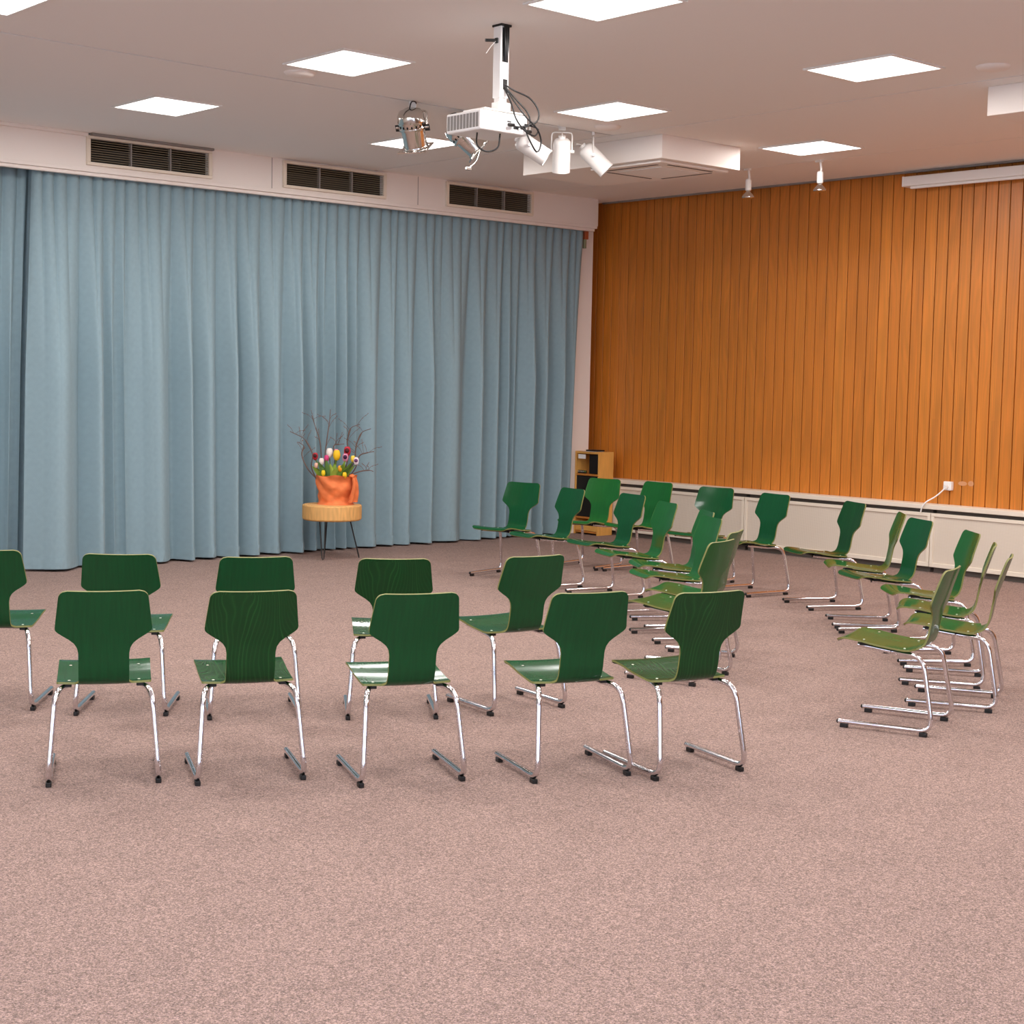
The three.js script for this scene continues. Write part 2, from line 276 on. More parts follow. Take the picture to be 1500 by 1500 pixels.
makeCurtain('curtain', 'wide blue pleated curtain hanging behind the flower stool', 6.06, 12.72, -13.2, [-13.1, -13.28], 77, [-0.12, -0.05]);
makeCurtain('curtain', 'blue pleated curtain on the far side of the curtain split, away from the panelled wall', -2.3, 6.2, -13.34, [-13.32, -13.32], 913, [0, -0.1]);
struct(mesh('trim_11', box(X0, 12.75, FB + 0.01, FB + 0.05, -13.2, -13.1), M.rail));

// curtain pull fitting at the curtain's end
{ const t = thing('curtain_weight', 'small brown and grey fitting at the top end of the blue curtain', 'curtain fitting', [12.765, 3.3, -13.22]);
  mesh('block', rbox(-0.035, 0.02, 0.1, 0.2, -0.02, 0.06, 0.006), std({ color: 0xb05a34, roughness: 0.6 }), t); mesh('cap', cyl(V(-0.005, 0, 0.02), V(-0.005, 0.1, 0.02), 0.022), std({ color: 0x8a8a66, roughness: 0.5 }), t); }

// ---------------------------------------------------------------- radiator covers along the panelled wall
tag(mesh('wall_ledge', rbox(13.0, X1, 0.607, 0.652, -13.24, Z1 - 0.02, 0.006), M.beige), 'long cream ledge running along the foot of the wooden wall', 'ledge');
{
  const L = 2.31, gF = [], h0 = 0.055, h1 = 0.572;
  gF.push(rbox(0, 0.03, h1 - 0.032, h1, 0.004, L - 0.004, 0.003), rbox(0, 0.03, h0, h0 + 0.04, 0.004, L - 0.004, 0.003), rbox(0, 0.03, h0 + 0.04, h1 - 0.032, 0.004, 0.036, 0.003), rbox(0, 0.03, h0 + 0.04, h1 - 0.032, L - 0.036, L - 0.004, 0.003));
  const gM = box(0.012, 0.026, h0 + 0.04, h1 - 0.032, 0.036, L - 0.036); { const p = gM.attributes.position, uv = gM.attributes.uv; for (let i = 0; i < p.count; i++) uv.setXY(i, p.getZ(i), p.getY(i)); }
  const frame = join(gF), foot = join([box(0.06, 0.16, 0, h0, 0.02, L - 0.02), box(0.07, 0.15, h0, 0.606, 0.02, L - 0.02)]);
  const lab = ['cream radiator cover behind the wooden corner cabinet', 'cream perforated radiator cover between the cabinet end and the wall socket', 'cream perforated radiator cover to which the white cable leads'];
  for (let k = 0; k < 7; k++) { const t = thing('radiator_cover', lab[k] ?? 'cream perforated radiator cover beyond the wall socket', 'radiator cover', [13.0, 0, -13.218 + k * L], 0, 'radiator covers under the ledge'); mesh('frame', frame, M.beige, t); mesh('perforated_panel', gM, M.mesh, t); mesh('radiator', foot, M.radiator, t); }
}
// socket and cable
{ const t = thing('wall_socket', 'white surface socket with a plug on the wooden wall', 'socket', [X1 - 0.045, 0.79, -8.53]);
  mesh('housing', rbox(0, 0.044, 0, 0.085, -0.045, 0.045, 0.008), M.whitePlastic, t); mesh('plug', cyl(V(0, 0.035, 0), V(-0.035, 0.03, 0), 0.02), M.whitePlastic, t);
  tag(mesh('power_cable', curve([V(13.12, 0.81, -8.53), V(13.07, 0.735, -8.59), V(12.99, 0.665, -8.66), V(12.982, 0.61, -8.69), V(12.986, 0.575, -8.7)], 0.007, 24), M.whitePlastic), 'white power cable slanting down from the wall socket', 'cable'); }

// ---------------------------------------------------------------- projection screen housing
{ const t = thing('screen_housing', 'long white roll-up screen housing high on the wooden wall', 'projection screen', [13.1, 3.68, -9.08]);
  mesh('case', rbox(-0.07, 0.075, 0.02, 0.115, 0, 3.2, 0.01), M.white, t); mesh('bottom_bar', rbox(-0.05, -0.015, -0.005, 0.02, 0.07, 3.14, 0.005), M.white, t); mesh('end_cap', rbox(-0.072, 0.077, 0.018, 0.117, -0.012, 0.004, 0.004), M.whitePlastic, t); }

// ---------------------------------------------------------------- air conditioning bulkheads
for (const [z1, label] of [[-9.29, 'white boxed air conditioner on the ceiling behind the white spotlights'], [-6.2 + 1.75, 'white boxed air conditioner on the ceiling farther from the curtain']]) {
  const t = thing('ceiling_air_conditioner', label, 'air conditioner', [10.365, 3.65, z1 - 0.875], 0, 'boxed ceiling air conditioners');
  mesh('housing', rbox(-0.505, 0.505, 0, 0.2, -0.875, 0.875, 0.005), M.paint, t);
  const p = mesh('cassette_panel', rbox(-0.44, 0.44, -0.022, 0, -0.05, 0.8, 0.008), M.paint, t);
  for (const [a, b, c, d] of [[-0.36, -0.335, 0.08, 0.68], [0.335, 0.36, 0.08, 0.68], [-0.28, 0.28, 0.73, 0.755], [-0.28, 0.28, -0.005, 0.02]]) mesh('air_slot', box(a, b, -0.025, -0.0215, c, d), M.rail, p);
  mesh('intake_grille', rbox(-0.25, 0.25, -0.03, -0.02, 0.125, 0.625, 0.004), M.ceiling, p);
}
// round ceiling discs
[[6.264, -9.36, 'white round ceiling disc beside the track slot near a lit panel'], [9.284, -9.365, 'white round ceiling disc close to the boxed air conditioner'], [9.265, -5.794, 'white round ceiling disc near the second boxed air conditioner']].forEach(([x, z, label]) => tag(mesh('ceiling_disc', new THREE.LatheGeometry([[0, -0.03], [0.06, -0.028], [0.095, -0.02], [0.108, -0.008], [0.112, 0]].map(([a, b]) => new THREE.Vector2(a, b)), 32).translate(x, CEIL, z), M.paint), label, 'ceiling disc', 'round ceiling discs'));

// ---------------------------------------------------------------- projector on its pole
{
  const px = 6.278, pz = -7.246, t = thing('projector', 'white ceiling projector hanging from a square pole with loose cables', 'projector', [px, 3.2, pz]);
  const y = (v) => v - 3.2;
  mesh('pole', rbox(-0.034, 0.034, y(3.42), y(CEIL), -0.034, 0.034, 0.004), M.whitePlastic, t);
  mesh('ceiling_flange', box(-0.04, 0.04, y(CEIL - 0.012), y(CEIL), -0.04, 0.045), M.black, t);
  mesh('slot_shade', [box(-0.022, 0.024, y(3.63), y(3.83), 0.03, 0.037), box(-0.012, 0.02, y(3.47), y(3.53), 0.03, 0.037)], M.black, t);  // black plates standing in for the shade inside the pole openings
  mesh('swivel_head', [rbox(-0.028, 0.028, y(3.39), y(3.425), -0.028, 0.028, 0.004), rbox(-0.045, 0.05, y(3.345), y(3.395), -0.03, 0.04, 0.006)], M.white, t);
  mesh('mounting_plate', [rbox(-0.18, 0.14, y(3.333), y(3.342), -0.13, 0.07, 0.003), cyl(V(-0.15, y(3.32), 0.04), V(-0.15, y(3.345), 0.04), 0.008), cyl(V(0.1, y(3.32), 0.04), V(0.1, y(3.345), 0.04), 0.008)], M.white, t);
  const b = mesh('body', rbox(-0.235, 0.135, y(3.205), y(3.322), -0.22, 0.1, 0.012), M.whitePlastic, t);
  for (let k = 0; k < 10; k++) mesh('vent_slot', box(-0.2375, -0.234, y(3.222), y(3.306), -0.205 + k * 0.0292, -0.205 + k * 0.0292 + 0.021), M.grey, b);
  mesh('port_row', [box(0.02, 0.06, y(3.235), y(3.255), 0.098, 0.104), box(0.075, 0.11, y(3.24), y(3.26), 0.098, 0.104), box(-0.03, 0.0, y(3.27), y(3.276), 0.098, 0.103)], M.blackGloss, b);
  const cab = (pts, r = 0.005) => mesh('cable', curve(pts.map(([a, c, d]) => V(a, y(c), d)), r, 36, 6), M.black, t);
  cab([[0.0, 3.5, 0.035], [0.05, 3.47, 0.06], [0.16, 3.43, 0.09], [0.2, 3.36, 0.12], [0.17, 3.29, 0.14], [0.09, 3.255, 0.11]]);
  cab([[0.0, 3.49, 0.035], [0.03, 3.4, 0.09], [0.08, 3.31, 0.14], [0.16, 3.24, 0.16], [0.2, 3.17, 0.15], [0.17, 3.11, 0.15], [0.12, 3.17, 0.14], [0.1, 3.25, 0.11]]);
  cab([[0.0, 3.48, 0.035], [0.0, 3.38, 0.1], [0.0, 3.28, 0.15], [0.05, 3.22, 0.17], [0.13, 3.2, 0.17], [0.18, 3.25, 0.14], [0.1, 3.27, 0.11]]);
  cab([[0.0, 3.49, 0.035], [0.06, 3.41, 0.08], [0.12, 3.33, 0.12], [0.1, 3.26, 0.15], [0.04, 3.245, 0.105]]);
  cab([[-0.16, 3.21, -0.02], [-0.165, 3.13, -0.01], [-0.12, 3.095, 0.02], [-0.06, 3.12, 0.05], [-0.04, 3.205, 0.05]]);
  for (const q of [[-0.04, 3.25, 0.125, 0.05], [0.1, 3.225, 0.13, 0.04]]) mesh('plug', cyl(V(q[0], y(q[1]), q[2]), V(q[0] + q[3], y(q[1] + 0.004), q[2] - 0.01), 0.01), M.black, t);
  mesh('cable_bundle', [0, 1, 2].map((k) => curve([V(-0.012 + k * 0.014, y(3.84), 0.045), V(-0.014 + k * 0.013, y(3.76), 0.05), V(-0.008 + k * 0.008, y(3.68), 0.047), V(-0.003 + k * 0.004, y(3.635), 0.038)], 0.006, 16, 6)), M.blackGloss, t);
  mesh('antenna', [cyl(V(-0.034, y(3.757), 0), V(-0.1, y(3.752), -0.03), 0.009), rbox(-0.045, -0.03, y(3.74), y(3.77), -0.012, 0.012, 0.003)], M.black, t);
  mesh('cable_tie', curve([V(-0.045, y(3.75), 0), V(-0.07, y(3.72), -0.01), V(-0.1, y(3.675), -0.02)], 0.002, 10, 5), M.white, t);
}

// ---------------------------------------------------------------- stage lamps and spotlights on the track
function lampFrame(t, pivotY, half, drop, mat, r) {                     // U-shaped yoke
  mesh('yoke', tube(rounded([V(-half, pivotY, 0), V(-half, drop, 0), V(half, drop, 0), V(half, pivotY, 0)], [0.03, 0.03]), r, 40, 8), mat, t);
  for (const s of [-1, 1]) mesh('knob', cyl(V(s * (half - 0.012), pivotY, 0), V(s * (half + 0.02), pivotY, 0), 0.013), mat, t);
}
function parCan(x, label, turn, tilt) {
  const t = thing('stage_lamp', label, 'stage lamp', [x, CEIL, -9.67], turn, 'chrome stage lamps on the track');
  mesh('track_adapter', rbox(-0.03, 0.03, -0.05, 0.02, -0.014, 0.014, 0.004), M.white, t);
  mesh('hanger', cyl(V(0, -0.07, 0), V(0, -0.05, 0), 0.012), M.grey, t);
  lampFrame(t, -0.19, 0.115, -0.07, M.alu, 0.007);
  const prof = [[0, 0.155], [0.045, 0.152], [0.085, 0.135], [0.102, 0.105], [0.104, 0.07], [0.107, 0.068], [0.107, 0.05], [0.1, 0.048], [0.1, 0.02], [0.106, 0.018], [0.106, 0.0], [0.092, -0.004], [0.09, -0.13], [0.098, -0.132], [0.098, -0.15], [0.086, -0.15], [0.084, -0.02], [0, 0.02]].map(([a, b]) => new THREE.Vector2(a, b));
  const b = mesh('can', new THREE.LatheGeometry(prof, 36), M.alu, t); b.position.set(0, -0.2, 0); b.rotation.x = tilt;
  mesh('vent_slots', Array.from({ length: 18 }, (_, k) => new THREE.BoxGeometry(0.012, 0.016, 0.004).translate(0, 0.034, 0.1).rotateY((k / 18) * Math.PI * 2)), M.dark, b);
  mesh('filter_frame', [box(-0.11, 0.11, -0.158, -0.15, -0.11, -0.088), box(-0.11, 0.11, -0.158, -0.15, 0.088, 0.11), box(-0.11, -0.088, -0.158, -0.15, -0.088, 0.088), box(0.088, 0.11, -0.158, -0.15, -0.088, 0.088)], M.alu, b);
  mesh('lens', new THREE.CylinderGeometry(0.084, 0.084, 0.006, 28).translate(0, -0.12, 0), std({ color: 0x777777, roughness: 0.2, metalness: 0.6 }), b);
  for (const s of [-1, 1]) mesh('clip', rbox(s * 0.12 - 0.02, s * 0.12 + 0.02, -0.02, 0.03, -0.004, 0.004, 0.002), M.black, b);
  mesh('lamp_cord', curve([V(0, 0.15, 0), V(0.02, 0.2, -0.02), V(0.03, 0.17, -0.08), V(0, 0.13, -0.06)], 0.005, 16, 6), M.black, b);
}
parCan(7.5, 'chrome stage lamp hanging clear of the projector, aimed almost straight down', -1.05, 0.5);
parCan(8.02, 'chrome stage lamp half hidden behind the white projector, aimed sideways', -2.2, 0.85);
tag(mesh('safety_wire', [curve([V(8.12, 3.58, -9.6), V(8.06, 3.46, -9.58), V(7.98, 3.4, -9.56)], 0.006, 14, 6), rbox(7.94, 7.99, 3.375, 3.4, -9.57, -9.55, 0.004)], M.alu), 'bright safety wire dangling under the chrome stage lamps', 'wire');
function whiteSpot(x, label, turn, tilt) {
  const t = thing('spotlight', label, 'spotlight', [x, CEIL, -9.67], turn, 'white spotlights on the track');
  mesh('track_adapter', rbox(-0.03, 0.03, -0.03, 0.02, -0.012, 0.012, 0.004), M.white, t);
  lampFrame(t, -0.2, 0.085, -0.045, M.white, 0.006);
  const prof = [[0, 0.11], [0.052, 0.105], [0.07, 0.085], [0.074, 0.06], [0.074, -0.17], [0.066, -0.17], [0.064, -0.05], [0, -0.02]].map(([a, b]) => new THREE.Vector2(a, b));
  const b = mesh('can', new THREE.LatheGeometry(prof, 32), M.white, t); b.position.set(0, -0.2, 0); b.rotation.x = tilt;
  mesh('rear_socket', cyl(V(0, 0.105, 0), V(0, 0.13, 0), 0.03), M.white, b);
  mesh('reflector', new THREE.CylinderGeometry(0.064, 0.02, 0.1, 28, 1, true).translate(0, -0.09, 0), M.grey, b);
  mesh('lamp_cord', curve([V(0, 0.13, 0), V(0, 0.16, 0.015), V(0, 0.17, 0.03)], 0.005, 8, 6), M.white, b);
}
whiteSpot(8.70, 'white can spotlight behind the projector cables, tilted toward the wooden wall', -2.3, 1.0);
whiteSpot(9.06, 'white can spotlight on the track hanging straight down', -0.727, 0.35);
whiteSpot(9.42, 'white can spotlight tilted sideways, nearest the boxed air conditioner', -2.3, 0.8);
for (const [x, z, label] of [[11.95, -10.1, 'small halogen spot under the corner of the boxed air conditioner'], [11.95, -9.24, 'small halogen spot on the narrow slot beneath the lit panel']]) {
  const t = thing('halogen_spot', label, 'spotlight', [x, CEIL, z], 0, 'small halogen spots by the wooden wall');
  mesh('track_adapter', rbox(-0.02, 0.02, -0.02, 0.02, -0.05, 0.02, 0.004), M.white, t);
  mesh('stem', tube(rounded([V(0, -0.015, 0), V(0, -0.09, 0.012), V(0, -0.11, 0)], [0.02]), 0.011, 12, 8), M.white, t);
  mesh('holder', new THREE.LatheGeometry([[0, -0.1], [0.022, -0.102], [0.03, -0.115], [0.03, -0.2], [0.026, -0.212], [0, -0.212]].map(([a, b]) => new THREE.Vector2(a, b)), 24), M.white, t);
  mesh('bulb', new THREE.LatheGeometry([[0.016, -0.21], [0.022, -0.225], [0.045, -0.25], [0.06, -0.272], [0.06, -0.284], [0.05, -0.286], [0, -0.278]].map(([a, b]) => new THREE.Vector2(a, b)), 28), M.alu, t);
}

// ---------------------------------------------------------------- chairs
function makeChair() {
  const t = thing('chair', 'green chair', 'chair');
  const prof = new THREE.CatmullRomCurve3([[0.478, 0.436], [0.462, 0.449], [0.437, 0.456], [0.36, 0.450], [0.26, 0.433], [0.17, 0.423], [0.115, 0.419], [0.075, 0.425], [0.046, 0.445], [0.030, 0.48], [0.020, 0.53], [0.006, 0.60], [-0.015, 0.665], [-0.042, 0.75], [-0.07, 0.834]].map(([z, y]) => V(0, y, z)), false, 'centripetal');
  const N = 150, pts = prof.getSpacedPoints(N), TH = 0.009;
  const lerpT = (tab, v) => { if (v <= tab[0][0]) return tab[0][1]; for (let i = 1; i < tab.length; i++) if (v <= tab[i][0]) { const k = (v - tab[i - 1][0]) / (tab[i][0] - tab[i - 1][0]); return tab[i - 1][1] + (tab[i][1] - tab[i - 1][1]) * k; } return tab[tab.length - 1][1]; };
  const corner = (w, d, r) => (d >= r ? w : w - r + Math.sqrt(Math.max(0, r * r - (r - d) * (r - d))));
  const L = prof.getLength(), len = (i) => (i / N) * L;
  let iSeat = 0; for (let i = 0; i <= N; i++) if (pts[i].z > 0.083 && pts[i].y < 0.47) iSeat = i;
  const half = (i) => {
    const s = len(i), p = pts[i];
    if (i <= iSeat) return Math.min(corner(0.196, s, 0.055), corner(0.198, len(iSeat) - s + 0.002, 0.022));
    if (p.y < 0.56) return Math.max(0.104, 0.124 - (s - len(iSeat)) * 0.6);
    return corner(lerpT([[0.56, 0.104], [0.585, 0.109], [0.605, 0.121], [0.622, 0.142], [0.64, 0.172], [0.652, 0.190], [0.66, 0.197], [0.67, 0.1985], [0.75, 0.189], [0.834, 0.179]], p.y), L - s, 0.034);
  };
  const C = 12, normal = (i) => { const a = pts[Math.max(0, i - 1)], b = pts[Math.min(N, i + 1)]; const d = b.clone().sub(a).normalize(); return V(0, d.z * -1, d.y).multiplyScalar(1); };
  const P = (i, c, off) => { const w = half(i), x = (c / C * 2 - 1) * w, p = pts[i], n = normal(i), back = Math.min(1, Math.max(0, (p.y - 0.5) / 0.2)), dish = back * 0.016 * (x / 0.2) ** 2 + (1 - back) * 0.006 * (x / 0.2) ** 2; return V(x, p.y + n.y * (dish - off), p.z + n.z * (dish - off)); };
  function sheet(i0, i1, capFront, capEnd) {
    const pos = [], uv = [], idx = [];
    for (const off of [0, TH]) for (let i = i0; i <= i1; i++) for (let c = 0; c <= C; c++) { const p = P(i, c, off); pos.push(p.x, p.y, p.z); uv.push(p.x / 0.42 + 0.5, len(i) / 0.84); }
    const R = (i1 - i0 + 1) * (C + 1);
    for (let i = 0; i < i1 - i0; i++) for (let c = 0; c < C; c++) { const a = i * (C + 1) + c, b = a + C + 1; idx.push(a, a + 1, b, a + 1, b + 1, b, R + a, R + b, R + a + 1, R + a + 1, R + b, R + b + 1); }
    const g = new THREE.BufferGeometry(); g.setAttribute('position', new THREE.Float32BufferAttribute(pos, 3)); g.setAttribute('uv', new THREE.Float32BufferAttribute(uv, 2)); g.setIndex(idx); g.computeVertexNormals();
    const ep = [], ei = [], loop = [];
    if (capFront) for (let c = 0; c <= C; c++) loop.push([i0, c]);
    for (let i = i0; i <= i1; i++) loop.push([i, C]);
    if (capEnd) for (let c = C; c >= 0; c--) loop.push([i1, c]);
    const second = []; for (let i = i1; i >= i0; i--) second.push([i, 0]);
    const strip = (l) => { const b0 = ep.length / 3; l.forEach(([i, c]) => { for (const o of [-0.0003, TH + 0.0003]) { const p = P(i, c, o); ep.push(p.x, p.y, p.z); } }); for (let k = 0; k < l.length - 1; k++) { const a = b0 + k * 2; ei.push(a, a + 1, a + 2, a + 2, a + 1, a + 3); } };
    if (capEnd) strip(loop.concat(second)); else { strip(second.concat(loop)); }
    const e = new THREE.BufferGeometry(); e.setAttribute('position', new THREE.Float32BufferAttribute(ep, 3)); e.setIndex(ei); e.computeVertexNormals();
    e.setAttribute('uv', new THREE.Float32BufferAttribute(new Float32Array(ep.length / 3 * 2), 2));
    return [g, e];
  }
  let iB = iSeat; while (pts[iB].y < 0.452) iB++;
  const [sg, se] = sheet(0, iB, true, false), [bg, be] = sheet(iB, N, false, true);
  const seat = mesh('seat', sg, M.green.plain, t); mesh('edge_band', se, M.plyEdge, seat);
  const back = mesh('backrest', bg, M.green.plain, t); mesh('edge_band', be, M.plyEdge, back);
  seat.userData.label = 'glossy green plywood seat'; back.userData.label = 'green plywood backrest with a narrow waist';
  for (const s of [-1, 1]) for (const [z, y] of [[0.13, 0.4215], [0.34, 0.449]]) mesh('screw', new THREE.SphereGeometry(0.0065, 10, 5, 0, 6.283, 0, 1.571).scale(1, 0.35, 1).translate(s * 0.145, y + 0.003, z), M.screw, seat);
  for (const s of [-1, 1]) {
    const path = rounded([V(s * 0.224, 0.03, 0.435), V(s * 0.226, 0.03, -0.046), V(s * 0.198, 0.398, 0.022), V(s * 0.150, 0.4, 0.16), V(s * 0.146, 0.424, 0.37)], [0.07, 0.085, 0.05]);
    const leg = mesh('leg', tube(path, 0.0125, 70, 12), M.chrome, t); leg.userData.label = 'bent chrome tube leg with a floor runner';
    mesh('end_cap', new THREE.SphereGeometry(0.0124, 10, 6).translate(s * 0.224, 0.03, 0.435), M.black, leg);
    for (const z of [0.0, 0.405]) mesh('foot_pad', rbox(s * 0.225 - 0.012, s * 0.225 + 0.012, 0, 0.021, z - 0.02, z + 0.02, 0.004), M.black, leg);
    mesh('spacer', rbox(s * 0.148 - 0.014, s * 0.148 + 0.014, 0.4, 0.4135, 0.10, 0.2, 0.003), M.black, leg); mesh('spacer', rbox(s * 0.146 - 0.013, s * 0.146 + 0.013, 0.42, 0.436, 0.3, 0.36, 0.003), M.black, leg);
  }
  mesh('cross_bar', cyl(V(-0.146, 0.416, 0.3), V(0.146, 0.416, 0.3), 0.010), M.black, t); mesh('cross_bar', cyl(V(-0.14, 0.406, 0.18), V(0.14, 0.406, 0.18), 0.009), M.black, t);
  return t;
}
const chairs = [
  ['plain', 3.08, -6.033, 152.3, 'fifth green chair from the aisle in the outer row facing the blue curtain'],
  ['grainy', 3.59, -5.694, 155.9, 'green chair with bold grain, fourth from the aisle in the outer curtain-facing row'],
  ['plain', 4.122, -5.256, 157.3, 'green chair, third from the aisle in the outer row facing the blue curtain'],
  ['plain', 4.763, -4.873, 160.6, 'green chair, second from the aisle in the outer row facing the blue curtain'],
  ['grainy', 5.224, -4.601, 165.3, 'green chair with wavy bold grain at the aisle end of the outer curtain-facing row'],
  ['plain', 3.312, -7.75, 142.7, 'fifth green chair from the aisle in the inner row facing the blue curtain'],
  ['plain', 3.79, -7.235, 142.4, 'fourth green chair from the aisle in the inner row facing the blue curtain'],
  ['plain', 4.295, -6.78, 152.4, 'third green chair from the aisle in the inner row facing the blue curtain'],
  ['grainy', 4.845, -6.349, 146.3, 'green chair with swirling grain, second from the aisle in the inner curtain-facing row'],
  ['plain', 5.528, -6.078, 171.4, 'green chair at the aisle end of the inner row facing the blue curtain'],
  ['plain', 9.526, -10.619, -77.3, 'green chair at the curtain end of the inner arc'],
  ['plain', 9.375, -9.838, -99.8, 'green chair, second from the curtain in the inner arc'],
  ['plain', 9.348, -9.093, -101.0, 'green chair, third from the curtain in the inner arc'],
  ['oliveSheen', 8.942, -8.333, -112.5, 'green chair, fourth from the curtain in the inner arc'],
  ['oliveSheen', 8.582, -7.618, -122.6, 'green chair, fifth from the curtain in the inner arc'],
  ['oliveSheen', 8.182, -7.218, -115.8, 'green chair, sixth from the curtain in the inner arc'],
  ['oliveSheen', 7.54, -6.46, -153.7, 'green chair, next to last before the aisle in the inner arc'],
  ['oliveSheen', 7.0, -6.099, -164.1, 'green chair at the aisle end of the inner arc'],
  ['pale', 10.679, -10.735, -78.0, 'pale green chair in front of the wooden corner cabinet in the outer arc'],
  ['oliveSheen', 10.774, -10.13, -90.2, 'green chair, second from the cabinet in the outer arc by the radiator covers'],
  ['plain', 10.707, -9.344, -81.5, 'green chair, third from the cabinet in the outer arc by the radiator covers'],
  ['plain', 10.531, -8.547, -99.4, 'green chair, fourth from the cabinet in the outer arc by the radiator covers'],
  ['grainy', 10.367, -7.618, -116.8, 'grainy green chair, fifth from the cabinet in the outer arc'],
  ['oliveSheen', 9.765, -6.772, -136.9, 'green chair, sixth from the cabinet in the outer arc'],
  ['plain', 9.406, -6.36, -118.8, 'green chair, seventh from the cabinet in the outer arc'],
  ['oliveSheen', 8.867, -5.619, -131.6, 'green chair, fourth from the aisle in the outer arc'],
  ['oliveSheen', 8.262, -5.095, -148.7, 'green chair, third from the aisle in the outer arc'],
  ['oliveSheen', 7.736, -4.675, -152.6, 'green chair, second from the aisle in the outer arc'],
  ['oliveSheen', 6.944, -4.521, -159.9, 'green chair at the aisle end of the outer arc'],
];
{
  const proto = makeChair();
  chairs.forEach(([kind, x, z, deg, label], i) => {
    const c = i ? proto.clone() : proto; if (i) { c.name = numbered('chair'); scene.add(c); c.userData = { ...proto.userData }; }
    c.position.set(x, 0, z); c.rotation.set(0, THREE.MathUtils.degToRad(deg), 0); tag(c, label, 'chair', 'green plywood chairs set in two curved rows');
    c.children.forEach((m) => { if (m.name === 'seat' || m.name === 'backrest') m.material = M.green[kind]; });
  });
}

// ---------------------------------------------------------------- stool with the flower pot
const SX = 8.85, SZ = -12.6, ST = 0.525;
{
  const t = thing('flower_stool', 'round stool with a thick wooden slice top on thin black legs', 'stool', [SX, 0, SZ]);
  const prof = [[0, -0.15], [0.272, -0.15], [0.284, -0.142], [0.288, -0.13], [0.288, -0.015], [0.283, -0.003], [0.275, 0]].map(([a, b]) => new THREE.Vector2(a, b));
  const g = new THREE.LatheGeometry(prof, 48), p = g.attributes.position; for (let i = 0; i < p.count; i++) { const a = Math.atan2(p.getZ(i), p.getX(i)), k = 1 + 0.012 * Math.sin(a * 3 + 1) + 0.008 * Math.sin(a * 7); p.setX(i, p.getX(i) * k); p.setZ(i, p.getZ(i) * k); } g.computeVertexNormals(); g.translate(0, ST, 0);
  const top = mesh('slice_top', g, M.slice, t);
  mesh('end_grain', new THREE.CylinderGeometry(0.272, 0.272, 0.002, 48).translate(0, ST + 0.0005, 0), M.sliceTop, top);
  const yT = ST - 0.154, T1 = V(-0.15, yT, 0.05), T2 = V(0.13, yT, 0.12), T3 = V(0.06, yT, -0.17), F1 = V(-0.197, 0.008, 0.136), F2 = V(0.203, 0.008, 0.174), F3 = V(0.123, 0.008, -0.3), sd = V(0.747, 0, 0.665);
  mesh('leg', tube(rounded([T1.clone().addScaledVector(sd, -0.025), F1.clone().addScaledVector(sd, -0.008), F1.clone().addScaledVector(sd, 0.01), T1.clone().addScaledVector(sd, 0.03)], [0.008, 0.008]), 0.006, 40, 8), M.black, t);
  mesh('leg', cyl(F2, T2, 0.0065), M.black, t); mesh('leg', cyl(F3, T3, 0.0065), M.black, t);
  mesh('under_frame', [cyl(T2, T3, 0.0075), cyl(T3, T1, 0.0075), cyl(T1, T2, 0.0075)], M.black, t);
}
